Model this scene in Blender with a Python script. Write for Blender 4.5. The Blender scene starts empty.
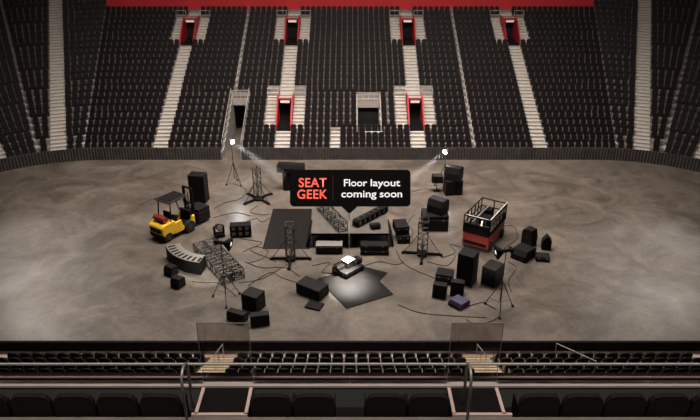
import bpy, math, random
from mathutils import Matrix, Vector
random.seed(7)
R = math.radians
sc = bpy.context.scene
COL = sc.collection
# ------------------------------------------------------------------ camera
CAM_H, PITCH, FOC = 19.9, R(26.0), 633.0
cd = bpy.data.cameras.new('camera'); cam = bpy.data.objects.new('camera', cd); COL.objects.link(cam)
cam.location = (0, 0, CAM_H); cam.rotation_euler = (R(90) - PITCH, 0, 0)
cd.sensor_width = 36.0; cd.lens = FOC / 700.0 * 36.0; cd.clip_end = 500
sc.camera = cam

def G(px, py, z=0.0):
    """the point of the horizontal plane at height z that the photograph shows at px, py"""
    f = PITCH + math.atan((py - 210.0) / FOC)
    y = (CAM_H - z) / math.tan(f)
    zc = y * math.cos(PITCH) + (CAM_H - z) * math.sin(PITCH)
    return Vector(((px - 350.0) * zc / FOC, y, z))

# ------------------------------------------------------------------ materials
def mat(name, col, rough=0.6, metal=0.0, var=0.0, scale=4.0, emit=0.0, ecol=None, spec=0.5):
    m = bpy.data.materials.new(name); m.use_nodes = True
    nt = m.node_tree; b = nt.nodes['Principled BSDF']
    b.inputs['Roughness'].default_value = rough
    b.inputs['Metallic'].default_value = metal
    b.inputs['Specular IOR Level'].default_value = spec
    c = (*col, 1)
    b.inputs['Base Color'].default_value = c
    if var > 0:
        tc = nt.nodes.new('ShaderNodeTexCoord'); n = nt.nodes.new('ShaderNodeTexNoise')
        n.inputs['Scale'].default_value = scale; n.inputs['Detail'].default_value = 6
        nt.links.new(tc.outputs['Object'], n.inputs['Vector'])
        r = nt.nodes.new('ShaderNodeValToRGB')
        r.color_ramp.elements[0].position = 0.3; r.color_ramp.elements[1].position = 0.7
        r.color_ramp.elements[0].color = (*[x * (1 - var) for x in col], 1)
        r.color_ramp.elements[1].color = (*[min(1, x * (1 + var)) for x in col], 1)
        nt.links.new(n.outputs['Fac'], r.inputs['Fac']); nt.links.new(r.outputs['Color'], b.inputs['Base Color'])
    if emit > 0:
        b.inputs['Emission Color'].default_value = (*(ecol or col), 1)
        b.inputs['Emission Strength'].default_value = emit
    return m

def floor_mat():
    m = bpy.data.materials.new('polished_concrete'); m.use_nodes = True
    nt = m.node_tree; b = nt.nodes['Principled BSDF']; L = nt.links.new
    tc = nt.nodes.new('ShaderNodeTexCoord')
    def noise(s, d, dist=0.0, rough=0.5):
        n = nt.nodes.new('ShaderNodeTexNoise'); n.inputs['Scale'].default_value = s
        n.inputs['Detail'].default_value = d; n.inputs['Distortion'].default_value = dist
        n.inputs['Roughness'].default_value = rough
        L(tc.outputs['Object'], n.inputs['Vector']); return n
    n1, n2, n3 = noise(.30, 10, 1.2, .68), noise(2.2, 10, 1.0, .78), noise(.09, 5, .5)
    r1 = nt.nodes.new('ShaderNodeValToRGB'); e = r1.color_ramp.elements
    e[0].position = .36; e[0].color = (.080, .067, .056, 1); e[1].position = .68; e[1].color = (.192, .164, .139, 1)
    L(n1.outputs['Fac'], r1.inputs['Fac'])
    r2 = nt.nodes.new('ShaderNodeValToRGB'); e = r2.color_ramp.elements
    e[0].position = .34; e[0].color = (.70, .68, .66, 1); e[1].position = .62; e[1].color = (1.08, 1.06, 1.03, 1)
    L(n2.outputs['Fac'], r2.inputs['Fac'])
    mx = nt.nodes.new('ShaderNodeMix'); mx.data_type = 'RGBA'; mx.blend_type = 'MULTIPLY'
    mx.inputs['Factor'].default_value = 1
    L(r1.outputs['Color'], mx.inputs[6]); L(r2.outputs['Color'], mx.inputs[7])
    L(mx.outputs[2], b.inputs['Base Color'])
    r3 = nt.nodes.new('ShaderNodeMapRange'); r3.inputs[1].default_value = .35; r3.inputs[2].default_value = .65
    r3.inputs[3].default_value = .27; r3.inputs[4].default_value = .50
    L(n3.outputs['Fac'], r3.inputs[0]); L(r3.outputs[0], b.inputs['Roughness'])
    bp = nt.nodes.new('ShaderNodeBump'); bp.inputs['Strength'].default_value = .09; bp.inputs['Distance'].default_value = .05
    L(n2.outputs['Fac'], bp.inputs['Height']); L(bp.outputs['Normal'], b.inputs['Normal'])
    return m

def glass_mat(name, tint, keep):
    m = bpy.data.materials.new(name); m.use_nodes = True; nt = m.node_tree
    nt.nodes.remove(nt.nodes['Principled BSDF']); out = nt.nodes['Material Output']
    t = nt.nodes.new('ShaderNodeBsdfTransparent'); t.inputs[0].default_value = (*[keep * x for x in tint], 1)
    g = nt.nodes.new('ShaderNodeBsdfGlossy'); g.inputs['Roughness'].default_value = .05
    fr = nt.nodes.new('ShaderNodeFresnel'); fr.inputs[0].default_value = 1.3
    mx = nt.nodes.new('ShaderNodeMixShader')
    nt.links.new(fr.outputs[0], mx.inputs[0]); nt.links.new(t.outputs[0], mx.inputs[1]); nt.links.new(g.outputs[0], mx.inputs[2])
    nt.links.new(mx.outputs[0], out.inputs[0]); return m

def haze_mat(name, dens):
    m = bpy.data.materials.new(name); m.use_nodes = True; nt = m.node_tree
    nt.nodes.remove(nt.nodes['Principled BSDF']); out = nt.nodes['Material Output']
    v = nt.nodes.new('ShaderNodeVolumeScatter'); v.inputs['Density'].default_value = dens
    v.inputs['Anisotropy'].default_value = .3
    nt.links.new(v.outputs[0], out.inputs['Volume']); return m

MT = dict(
    floor=floor_mat(),
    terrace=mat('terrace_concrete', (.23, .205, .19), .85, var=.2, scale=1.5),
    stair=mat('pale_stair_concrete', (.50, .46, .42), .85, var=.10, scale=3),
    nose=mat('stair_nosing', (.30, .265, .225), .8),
    nearterrace=mat('near_terrace_dimmed', (.045, .038, .036), .85),  # same concrete, dimness of the near stand put into its colour
    nearstair=mat('cream_stair_lit_tone', (.9, .74, .46), .8, var=.12, scale=5),  # cream steps, their lit look put into the colour
    seat=mat('black_seat_plastic', (.0078, .0055, .0056), .6, spec=.2),
    clubseat=mat('dark_club_seat', (.008, .0065, .0065), .7, spec=.2),
    drape=mat('dark_pleated_drape', (.040, .032, .029), .9, var=.25, scale=1.2),
    black=mat('matt_black', (.008, .007, .0068), .75, var=.2, scale=6, spec=.14),
    blacktop=mat('black_case_laminate', (.0095, .0082, .0078), .55, var=.2, scale=5, spec=.18),
    grille=mat('speaker_grille', (.007, .0062, .006), .85, spec=.2),
    sheet=mat('black_floor_sheet', (.011, .0092, .0088), .6, var=.25, scale=2, spec=.12),
    deck=mat('stage_deck_ply', (.115, .102, .090), .42, var=.2, scale=1.4),
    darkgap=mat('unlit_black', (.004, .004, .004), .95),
    red=mat('red_paint', (.40, .012, .018), .55, var=.08, scale=1),
    redwall=mat('red_wall_paint', (.56, .022, .030), .7, var=.06, scale=.4),
    liftred=mat('red_machine_paint', (.33, .035, .025), .5, var=.2, scale=4),
    yellow=mat('yellow_machine_paint', (.95, .56, .03), .4, var=.06, scale=4),
    redtank=mat('red_tank_paint', (.26, .03, .018), .45, var=.2, scale=7),
    rubber=mat('black_rubber', (.010, .010, .010), .85),
    steel=mat('grey_steel', (.30, .28, .26), .45, .6),
    dksteel=mat('dark_steel', (.022, .020, .018), .5, .3),
    truss=mat('dark_truss_metal', (.05, .045, .04), .45, .4),
    alutruss=mat('worn_aluminium', (.12, .108, .096), .5, .5),
    pale=mat('pale_metal_rail', (.55, .51, .47), .45, .3),
    white=mat('white_panel', (.74, .71, .67), .6),
    violet=mat('violet_lid', (.045, .036, .085), .5),
    cap=mat('parapet_cap_stone', (.34, .285, .27), .6, var=.08, scale=3),
    rose=mat('rose_brown_trim', (.26, .18, .17), .6),
    fascia=mat('dark_fascia', (.008, .006, .006), .8, spec=.15),
    parapet=mat('grey_green_parapet', (.085, .09, .082), .7),
    tread=mat('balcony_tread', (.14, .115, .105), .75, var=.15, scale=4),
    nosing=mat('pink_beige_nosing', (.50, .37, .32), .6),
    carpet=mat('dark_carpet', (.007, .006, .006), .95, spec=.1),
    cable=mat('black_cable', (.014, .012, .011), .7),
    signblack=mat('sign_black', (.005, .0035, .004), .8, spec=.1),
    signline=mat('sign_divider', (.05, .022, .02), .5),
    orange=mat('lit_orange_letters', (.95, .10, .06), .5, emit=.95, ecol=(1.0, .12, .075)),
    lit=mat('lit_white_letters', (.8, .8, .8), .5, emit=.62, ecol=(1, .97, .95)),
    doorsign=mat('white_door_sign', (.75, .68, .62), .5, emit=.12, ecol=(1, .9, .8)),
    hubgrey=mat('dark_wheel_hub', (.03, .028, .026), .6),
    lens=mat('lamp_lens', (1, 1, 1), .3, emit=160, ecol=(.9, .95, 1.0)),
    horn=mat('horn_lamp_lens', (1, 1, 1), .3, emit=1.0, ecol=(1, .95, .85)),
    glass=glass_mat('clear_glass', (1, .97, .96), .93),
    tint=glass_mat('tinted_glass', (1, .96, .94), .78),
    standard=mat('grey_seat_standard', (.16, .14, .13), .6),
)

# ------------------------------------------------------------------ mesh helpers
class MB:
    def __init__(s): s.v = []; s.f = []
    def add(s, vs, fs, M=None):
        o = len(s.v)
        s.v += [tuple(M @ Vector(p)) if M is not None else tuple(p) for p in vs]
        s.f += [tuple(i + o for i in f) for f in fs]; return s
    def box(s, x0, x1, y0, y1, z0, z1, M=None):
        vs = [(x, y, z) for x in (x0, x1) for y in (y0, y1) for z in (z0, z1)]
        return s.add(vs, [(0,1,3,2),(4,6,7,5),(0,4,5,1),(2,3,7,6),(0,2,6,4),(1,5,7,3)], M)
    def bar(s, p, q, r, n=6, r2=None, M=None):
        p, q = Vector(p), Vector(q); d = (q - p).normalized(); r2 = r if r2 is None else r2
        a = d.cross(Vector((0, 0, 1)) if abs(d.z) < .95 else Vector((1, 0, 0))).normalized(); b = d.cross(a)
        vs = []
        for k in range(n):
            t = 2 * math.pi * (k + .5) / n; w = a * math.cos(t) + b * math.sin(t)
            vs += [p + w * r, q + w * r2]
        fs = [(2*k, 2*k+1, (2*k+3) % (2*n), (2*k+2) % (2*n)) for k in range(n)]
        fs += [tuple(range(2*n-2, -1, -2)), tuple(range(1, 2*n, 2))]
        return s.add(vs, fs, M)
    def prism(s, prof, w0, w1, M=None):
        """profile of (y, z) points, swept along x from w0 to w1"""
        n = len(prof)
        vs = [(w0, y, z) for y, z in prof] + [(w1, y, z) for y, z in prof]
        fs = [tuple(range(n)), tuple(range(2*n-1, n-1, -1))] + [(i, n+i, n+(i+1) % n, (i+1) % n) for i in range(n)]
        return s.add(vs, fs, M)
    def slab(s, pts, z0, z1):
        """flat polygon of (x, y) points with thickness"""
        n = len(pts)
        vs = [(p[0], p[1], z0) for p in pts] + [(p[0], p[1], z1) for p in pts]
        fs = [tuple(range(n-1, -1, -1)), tuple(range(n, 2*n))] + [(i, (i+1) % n, n+(i+1) % n, n+i) for i in range(n)]
        return s.add(vs, fs)
    def tube(s, pts, r, n=5):
        P = [Vector(p) for p in pts]; o = len(s.v); m = len(P)
        for i, p in enumerate(P):
            d = (P[min(i+1, m-1)] - P[max(i-1, 0)]).normalized()
            a = d.cross(Vector((0, 0, 1)) if abs(d.z) < .9 else Vector((1, 0, 0))).normalized(); b = d.cross(a)
            for k in range(n):
                t = 2 * math.pi * k / n; s.v.append(tuple(p + (a * math.cos(t) + b * math.sin(t)) * r))
        for i in range(m - 1):
            for k in range(n):
                s.f.append((o+i*n+k, o+i*n+(k+1) % n, o+(i+1)*n+(k+1) % n, o+(i+1)*n+k))
        s.f += [tuple(o+k for k in range(n-1, -1, -1)), tuple(o+(m-1)*n+k for k in range(n))]
        return s
    def build(s, name, m, parent=None, bevel=0.0, smooth=False, label=None):
        me = bpy.data.meshes.new(name); me.from_pydata(s.v, [], s.f); me.update()
        import bmesh
        bm = bmesh.new(); bm.from_mesh(me); bmesh.ops.recalc_face_normals(bm, faces=bm.faces); bm.to_mesh(me); bm.free()
        me.materials.append(MT[m] if isinstance(m, str) else m)
        o = bpy.data.objects.new(name, me); COL.objects.link(o)
        if parent is not None: o.parent = parent
        if bevel:
            b = o.modifiers.new('edge', 'BEVEL'); b.width = bevel; b.segments = 2; b.limit_method = 'ANGLE'
        if smooth:
            for p in me.polygons: p.use_smooth = True
        if label: o['label'] = label
        return o

def thing(name, label, cat, loc=(0, 0, 0), rz=0.0, group=None):
    o = bpy.data.objects.new(name, None); COL.objects.link(o); o.empty_display_size = .2
    o.location = loc; o.rotation_euler = (0, 0, R(rz)); return tag(o, label, cat, group)
def tag(o, label, cat, group=None, kind=None):
    o['label'] = label; o['category'] = cat
    if group: o['group'] = group
    if kind: o['kind'] = kind
    return o
def struct(name, mb, m, parent=None, label=None, bevel=0.0):
    o = mb.build(name, m, parent, bevel)
    if parent is None:
        o['kind'] = 'structure'
        if label: o['label'] = label
    return o
def copy_tree(o, parent=None):
    c = o.copy(); COL.objects.link(c)
    if parent is not None: c.parent = parent
    for ch in list(o.children): copy_tree(ch, c)
    return c
ORD = 'zeroth first second third fourth fifth sixth seventh eighth ninth tenth eleventh twelfth thirteenth fourteenth fifteenth sixteenth seventeenth eighteenth nineteenth twentieth'.split()

# ------------------------------------------------------------------ bowl geometry
YN, YF = 24.4, 50.6              # inner faces of the near and the far barrier
CX, RC = 21.0, 12.2              # corner centre offset and corner radius
RD, RH, Z0, V0 = .84, .406, .55, .45
PITCHW = .54
TAN = math.tan(R(8.5))
# corner sections: angle -> (midpoint of the front edge, inner half width, its growth, outer half width, its growth)
CX = 20.86
SEC = {}
def sections():
    ang = [18.1, 38.5, 57.5, 76.0]; inner = [1.94, 2.8, 2.2, 2.2]; outer = [1.42, 1.9, 1.9, 2.2]
    p = Vector((-24.65, YF - RC + RC * math.cos(R(18.1))))
    for k, a in enumerate(ang):
        u = Vector((math.cos(R(a)), math.sin(R(a))))
        if k: p = SEC[-ang[k-1]][5] - u * inner[k]
        if k: p = p + Vector((-math.sin(R(a)), math.cos(R(a)))) * .42
        gi = math.tan(R((a - (ang[k-1] if k else 0)) / 2)); go = math.tan(R(((ang[k+1] if k < 3 else a + 18) - a) / 2))
        SEC[-a] = (p, inner[k], gi, outer[k], go, p - u * outer[k])
sections()
CORNERS = [a for q in list(SEC)[:3] for a in (q, -q)]
def frame(a):
    """matrix of one far section: x along the row, y outward, z up; a = 0 straight, else the corner facet angle"""
    if a == 0: return Matrix.Translation((0, YF, 0))
    p = SEC[-abs(a)][0]
    return Matrix.Translation((p.x if a < 0 else -p.x, p.y, 0)) @ Matrix.Rotation(-R(a), 4, 'Z')
def bounds(a, v):
    if a == 0: h = 22.85 + v * math.tan(R(9.05)); return (-h, h)
    _, wi, gi, wo, go, _ = SEC[-abs(a)]
    i, o = wi + v * gi, wo + v * go
    return (-o, i) if a < 0 else (-i, o)
NEARM = Matrix.Translation((0, YN, 0)) @ Matrix.Rotation(math.pi, 4, 'Z')

AISLES = [-16.4, -5.9, 5.9, 16.4]; AW = .64
GAPS = [(10.55, 10.85)]
TUN = (-10.95, -9.3)             # floor-level tunnel
NICHE = (.62, 2.72)
STUB = (-1.72, -.88)
VW = 1.78                        # half width of the red portals with their side steps
def row_cuts(i):
    c = []
    for x in AISLES: c.append((x - AW, x + AW))
    c += GAPS
    for x in (-5.9, 5.9):
        if 3 <= i <= 8: c.append((x - VW, x + VW))
    for x in AISLES:
        if 16 <= i <= 20: c.append((x - VW, x + VW))
    if i <= 7: c.append(TUN)
    else: c.append((-10.85, -10.55))
    if 3 <= i <= 7: c.append(NICHE)
    if i <= 2: c.append(STUB)
    return c
def intervals(lo, hi, cuts):
    cuts = sorted(cuts); out = []; p = lo
    for a, b in cuts:
        if a > p: out.append((p, min(a, hi)))
        p = max(p, b)
    if p < hi: out.append((p, hi))
    return [(a, b) for a, b in out if b - a > .5]
def seat_slots(a, b):
    n = int((b - a + .03) / PITCHW)
    if n < 1: return []
    st = (b - a) / n
    return [a + st * (k + .5) for k in range(n)]

# ------------------------------------------------------------------ setting: floor, barriers, terraces
struct('floor', MB().box(-45, 45, 15, 75, -.2, 0), 'floor', label='worn brown-grey concrete arena floor')

def pleat_wall(path, z0, z1, name, m='drape', amp=.05, step=.25):
    """wavy hanging cloth along a path of (x, y) points"""
    P = [Vector((x, y, 0)) for x, y in path]; d = [0]
    for i in range(1, len(P)): d.append(d[-1] + (P[i] - P[i-1]).length)
    n = int(d[-1] / (step / 4)); pts = []; nrm = []; k = 0
    for i in range(n + 1):
        t = d[-1] * i / n
        while k < len(P) - 2 and d[k+1] < t: k += 1
        u = (P[k+1] - P[k]).normalized(); w = Vector((-u.y, u.x, 0))
        nrm.append(w); pts.append(P[k] + u * (t - d[k]) + w * (amp * math.sin(2 * math.pi * i / 4 + .6)))
    back = .14
    mb = MB(); vs = []; fs = []
    for i, p in enumerate(pts):
        w = nrm[i] * back
        vs += [(p.x, p.y, z0), (p.x, p.y, z1), (p.x + w.x, p.y + w.y, z1), (p.x + w.x, p.y + w.y, z0)]
        if i: o = 4 * (i - 1); fs += [(o, o+4, o+5, o+1), (o+1, o+5, o+6, o+2), (o+2, o+6, o+7, o+3)]
    mb.add(vs, fs); return struct(name, mb, m, label='dark pleated barrier around the arena floor')
def corner_pts(s, a0, a1, r, n=70):
    return [(s * (CX + r * math.sin(R(a0 + (a1 - a0) * k / n))), YF - RC + r * math.cos(R(a0 + (a1 - a0) * k / n))) for k in range(n + 1)]
lefta = corner_pts(-1, 90, 0, RC)
righta = corner_pts(1, 0, 90, RC)
pleat_wall([(-CX - RC, YN + 4)] + lefta + [(TUN[0] - .05, YF)], 0, 1.07, 'wall_far_left')
pleat_wall([(TUN[1] + .05, YF)] + righta + [(CX + RC, YN + 4)], 0, 1.07, 'wall_far_right')
struct('wall_near', MB().box(-26, 26, YN - .14, YN, 0, 1.07), 'fascia', label='dark barrier along the near edge of the floor')
struct('near_lit_floor_strip', MB().box(-26, 26, YN - .62, YN - .14, .5, .56), 'nosing')  # pale strip stands for the front-row floor catching light

for a, rows, nm in [(0, 22, 'far')] + [(q, 26, 'far_corner') for q in CORNERS]:
    M = frame(a); mb = MB()
    for i in range(rows + 1):
        v = V0 + i * RD; lo, hi = bounds(a, v + RD * .5)
        z = Z0 + i * RH
        if i == 0 and a == 0: v -= .3
        if a == 0:
            cuts = []
            if i <= 7: cuts.append(TUN)
            if 2 <= i <= 6: cuts.append((NICHE[0] + .1, NICHE[1] - .1))
            for x in (-5.9, 5.9):
                if 3 <= i <= 7: cuts.append((x - .68, x + .68))
            for x in AISLES:
                if 16 <= i <= 20: cuts.append((x - .68, x + .68))
            for p, q in intervals(lo, hi, cuts): mb.box(p, q, v, V0 + (i+1) * RD + (.4 if i == rows else .02), z - .75, z, M)
        else:
            mb.box(lo, hi, v, V0 + (i+1) * RD + .02, z - .75, z, M)
    struct('terrace_' + nm, mb, 'terrace', label='stepped concrete terrace under the far seats')
mb = MB()
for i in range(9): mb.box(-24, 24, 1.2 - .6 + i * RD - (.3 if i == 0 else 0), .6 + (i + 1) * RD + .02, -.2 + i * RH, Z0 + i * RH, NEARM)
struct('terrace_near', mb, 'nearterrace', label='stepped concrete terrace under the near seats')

# red wall behind the top row
def back_wall(a, rows, z1):
    v = V0 + (rows + 1) * RD; lo, hi = bounds(a, v); z = Z0 + rows * RH
    mb = MB().box(lo, hi, v, v + .25, z - 1, z1, frame(a))
    return mb
struct('wall_back', back_wall(0, 22, 15.5), 'redwall', label='red wall behind the top row')
for a in CORNERS: struct('wall_back_corner', back_wall(a, 26, 15.5), 'redwall', label='red wall behind a corner section')

# ------------------------------------------------------------------ stairs
def stair_mesh(M, c, i0, i1, w, v0=V0, z0=Z0, wob=None):
    mb = MB(); nb = MB()
    for i in range(i0, i1 + 1):
        v = v0 + i * RD; z = z0 + i * RH; cx = c
        mb.box(cx - w, cx + w, v - .005, v + RD, z - .38, z + .012, M)
        mb.box(cx - w, cx + w, v + RD * .5, v + RD, z, z + RH * .5, M)
        nb.box(cx - w, cx + w, v - .03, v + .05, z - .02, z + .022, M)
        nb.box(cx - w, cx + w, v + RD * .5 - .03, v + RD * .5 + .05, z + RH * .5 - .03, z + RH * .5 + .012, M)
    return mb, nb
def stair(M, c, i0, i1, w, m='stair', v0=V0, lab='pale concrete stair between the far seat blocks'):
    a, b = stair_mesh(M, c, i0, i1, w, v0)
    o = struct('stair', a, m, label=lab); struct('nosing', b, 'nose', o); return o
for x in AISLES:
    M = frame(0)
    if abs(x) < 10:
        stair(M, x, 0, 2, .66); stair(M, x, 8, 15, .66); stair(M, x, 21, 21, .66)
        for s in (-1, 1):
            stair(M, x + s * 1.26, 3, 7, .5, lab='short pale steps beside a red portal')
    else:
        stair(M, x, 0, 15, .66); stair(M, x, 21, 21, .66)
    for s in (-1, 1):
        stair(M, x + s * 1.26, 16, 20, .5, lab='short pale steps beside a red portal')
stair(frame(0), -1.3, 0, 2, .40)
for a in CORNERS:
    stair(frame(a), 0, 0, 25, .64)
    # the wedge left between two sections is bare concrete steps
mb = MB()
for a in CORNERS:
    M = frame(a); inr = 1 if a < 0 else -1
    for i in range(22):
        v = V0 + i * RD; z = Z0 + i * RH; lo, hi = bounds(a, v + RD / 2); e = hi if a < 0 else lo
        w = .02 if i > 10 else .06 if i > 5 else .16 if i > 1 else .28
        mb.box(e - w - .05, e + w - .05, v - .02, v + RD, z - .3, z + .02, M)
struct('stair_wedges', mb, 'stair', label='narrow bare steps where two seat sections meet')

# bottom tread corners of the outer sections
# ------------------------------------------------------------------ red portals
def rail(mb, pts, r=.025):
    for p, q in zip(pts, pts[1:]): mb.bar(p, q, r, 5)
def portal(n, x, i0, i1):
    M = frame(0); v0 = V0 + i0 * RD; v1 = V0 + (i1 + 1) * RD; z0 = Z0 + i0 * RH; zt = z0 + 2.12; vf = v0 + 2.3
    o = MB().box(x - .60, x + .60, vf, vf + .12, zt - .16, zt, M)
    d = struct('door_%d' % n, o, 'red', label='red portal with a dark doorway in the far seats'); d['category'] = 'doorway'
    for s in (-1, 1):
        xa, xb = x + s * .66 - .065, x + s * .66 + .065
        MB().prism([(v0 + .1, z0 - .4), (v0 + .1, z0 + .35), (vf, zt), (v1 + .05, zt), (v1 + .05, z0 - .4)], xa, xb, M).build('jamb', 'red', d)
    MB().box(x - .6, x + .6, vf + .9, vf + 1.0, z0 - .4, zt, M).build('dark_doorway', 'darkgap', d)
    MB().box(x - .6, x + .6, v0, v1, z0 - .4, z0 - .01, M).build('threshold', 'carpet', d)
    rf = MB().box(x - .6, x + .6, vf + .12, v1 + .05, zt - .12, zt - .03, M).build('roof_slab', 'stair', d)
    nb = MB()
    for q in range(3): nb.box(x - .6, x + .6, vf + .4 + q * .5, vf + .52 + q * .5, zt - .03, zt - .02, M)
    nb.build('nosing', 'nose', rf)
    MB().box(x - .42, x + .42, vf - .04, vf + .0, zt - .42, zt - .2, M).build('door_sign', 'doorsign', d)
    for s in (-1, 1):
        xa, xb = x + s * .75, x + s * 1.75; zr = Z0 + i1 * RH; mbr = MB(); vr = v1 - .3
        for z in (zr + .2, zr + .55, zr + 1.0): rail(mbr, [M @ Vector((xa, vr, z)), M @ Vector((xb, vr, z))])
        for xx in (xa, xb): rail(mbr, [M @ Vector((xx, vr, zr - .2)), M @ Vector((xx, vr, zr + 1.0))])
        mbr.build('guard_rail', 'pale', d)
    return d
k = 1
for x in (-5.9, 5.9): portal(k, x, 3, 7); k += 1
for x in AISLES: portal(k, x, 16, 20); k += 1

# floor-level tunnel
M = frame(0)
x0, x1 = TUN; vt = 6.6
t = struct('door_7', MB().box(x0, x1, vt, vt + .3, 2.75, 3.45, M), 'cap', label='dark tunnel mouth at floor level behind the lamp'); t['category'] = 'tunnel'
for x, s in ((x0, -1), (x1, 1)):
    w = MB()
    for i in range(8):
        v = V0 + i * RD; w.box(x - .06, x + .06, v - (.4 if i == 0 else 0), v + RD, 0, Z0 + i * RH + .12, M)
    w.build('side_wall', 'terrace', t)
    c = MB()
    for i in range(8):
        v = V0 + i * RD; z = Z0 + i * RH
        c.box(x - .07, x + .07, v, v + RD, z + .12, z + .19, M); c.box(x - .07, x + .07, v + RD - .03, v + RD + .03, z + .12, z + .19 + RH, M)
    rail(c, [M @ Vector((x, V0, Z0 + .95)), M @ Vector((x, vt, Z0 + 7.3 * RH + .95))])
    for i in range(0, 8): rail(c, [M @ Vector((x, V0 + i * RD, Z0 + i * RH)), M @ Vector((x, V0 + i * RD, Z0 + i * RH + .95))], .02)
    c.build('guard_rail', 'pale', t)
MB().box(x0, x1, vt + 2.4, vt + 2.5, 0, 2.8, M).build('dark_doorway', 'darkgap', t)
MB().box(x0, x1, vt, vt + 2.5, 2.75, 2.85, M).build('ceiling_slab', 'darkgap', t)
c = MB()
for z in (3.8, 4.25): rail(c, [M @ Vector((x0, vt, z)), M @ Vector((x1, vt, z))])
for q in range(5): rail(c, [M @ Vector((x0 + (x1 - x0) * q / 4, vt, 3.4)), M @ Vector((x0 + (x1 - x0) * q / 4, vt, 4.25))], .02)
c.build('head_rail', 'pale', t)

# square dark recess near the middle
x0, x1 = NICHE; i0 = 3; vb = V0 + 6 * RD; zb = Z0 + 2 * RH
t = struct('door_8', MB().box(x0, x1, vb, vb + .25, 2.95, 3.5, M), 'cap', label='square dark recess in the far seats'); t['category'] = 'recess'
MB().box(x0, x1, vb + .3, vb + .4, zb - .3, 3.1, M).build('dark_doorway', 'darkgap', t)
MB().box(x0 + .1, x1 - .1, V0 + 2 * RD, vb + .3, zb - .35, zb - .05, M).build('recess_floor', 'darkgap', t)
for x in (x0, x1):
    w = MB()
    for i in range(2, 7): w.box(x - .06, x + .06, V0 + i * RD, V0 + (i + 1) * RD, zb - .3, Z0 + i * RH + .12, M)
    w.build('side_wall', 'terrace', t)
    c = MB(); rail(c, [M @ Vector((x, V0 + 2.2 * RD, zb + .3)), M @ Vector((x, V0 + 2.2 * RD, zb + .95)), M @ Vector((x, vb, 4.15)), M @ Vector((x, vb, 3.4))], .045)
    for i in range(3, 7): c.box(x - .06, x + .06, V0 + i * RD, V0 + (i + 1) * RD, Z0 + i * RH + .12, Z0 + i * RH + .18, M)
    c.build('guard_rail', 'pale', t)
c = MB()
for z in (3.8, 4.15): rail(c, [M @ Vector((x0, vb, z)), M @ Vector((x1, vb, z))])
for q in range(5): rail(c, [M @ Vector((x0 + (x1 - x0) * q / 4, vb, 3.5)), M @ Vector((x0 + (x1 - x0) * q / 4, vb, 4.15))], .02)
c.build('head_rail', 'pale', t)
c = MB(); c.box(x0 + .7, x1 + .15, V0 + 2 * RD - .1, V0 + 2 * RD, zb + .35, zb + .47, M)
for q in (.8, 1.4, 2.0): c.box(x0 + q - .05, x0 + q + .05, V0 + 2 * RD - .1, V0 + 2 * RD, zb - .35, zb + .4, M)
c.build('low_rail', 'white', t)

# thin pale dividers between blocks, up the slope
for x in (-10.7, 10.7):
    c = MB()
    for i in range(9 if x < 0 else 0, 22):
        c.box(x - .10, x + .10, V0 + i * RD, V0 + (i + 1) * RD, Z0 + i * RH, Z0 + i * RH + .16, M)
    rail(c, [M @ Vector((x, V0 + (9 if x < 0 else 0) * RD, Z0 + (9 if x < 0 else 0) * RH + .5)), M @ Vector((x, V0 + 22 * RD, Z0 + 22 * RH + .5))], .03)
    struct('trim_block_divider', c, 'pale', label='thin pale divider running up between two seat blocks')

# ------------------------------------------------------------------ seats
def seat_geo(w=.445):
    """tip-up seat facing -y: origin on the tread below its backrest"""
    mb = MB(); h = w / 2
    # backrest: leaning panel with rounded shoulders
    prof = [(-h, .12), (h, .12), (h, .78), (h - .05, .86), (h - .13, .885), (-h + .13, .885), (-h + .05, .86), (-h, .78)]
    n = len(prof); vs = []
    for off in (-.035, .035): vs += [(x, off + (z - .3) * .16, z) for x, z in prof]
    fs = [tuple(range(n)), tuple(range(2*n-1, n-1, -1))] + [(i, n+i, n+(i+1) % n, (i+1) % n) for i in range(n)]
    mb.add(vs, fs)
    mb.prism([(-.24, .20), (-.05, .14), (-.02, .62), (-.14, .64)], -h + .02, h - .02)     # tipped-up pan
    mb.box(-h, -h + .03, -.2, 0, .0, .3)
    mb.nb = len(mb.f)
    mb.box(h + .028, h + .068, -.26, .03, .0, .60)      # grey side standard with its arm
    return mb
sg_ = seat_geo(); SNB = sg_.nb; proto_mesh = sg_.build('folding_seat', 'seat'); SEATME = proto_mesh.data
SEATME.materials.append(MT['standard'])
for p in SEATME.polygons:
    if p.index >= SNB: p.material_index = 1
bpy.data.objects.remove(proto_mesh)
SV = [v.co.copy() for v in SEATME.vertices]; SF = [tuple(p.vertices) for p in SEATME.polygons]
SEATV = .60                      # how far behind the tread's edge a backrest stands
far_bulk = MB(); individual = 0
seat_parents = []
FAR_KEEP = 22
for a, rows in [(0, 22)] + [(q, 26) for q in CORNERS]:
    Mf = frame(a)
    for i in range(rows):
        v = V0 + i * RD + SEATV; z = Z0 + i * RH; lo, hi = bounds(a, v)
        if a == 0:
            iv = intervals(lo + .08, hi - .08, row_cuts(i))
        else:
            iv = intervals(lo + .08, hi - .08, [(-.66, .66)])
        for (p, q) in iv:
            for j, u in enumerate(seat_slots(p, q)):
                T = Mf @ Matrix.Translation((u, v, z))
                if a == 0 and i == 0 and -1 < p < 0 and q > 5:
                    o = bpy.data.objects.new('folding_seat', SEATME); COL.objects.link(o); o.matrix_world = T
                    n = len(seat_slots(p, q)); 
                    tag(o, 'black folding seat in the lowest far row, %s right of the short middle steps' % ORD[j + 1], 'seat', 'seats in the lowest far row')
                    individual += 1
                else:
                    far_bulk.add(SV, SF, T)
fb = far_bulk.build('stadium_seats', 'seat'); fb.data.materials.append(MT['standard'])
for p in fb.data.polygons:
    if p.index % len(SF) >= SNB: p.material_index = 1
tag(fb, 'banks of black folding seats rising behind the far barrier', 'seats', None, 'stuff')

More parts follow.
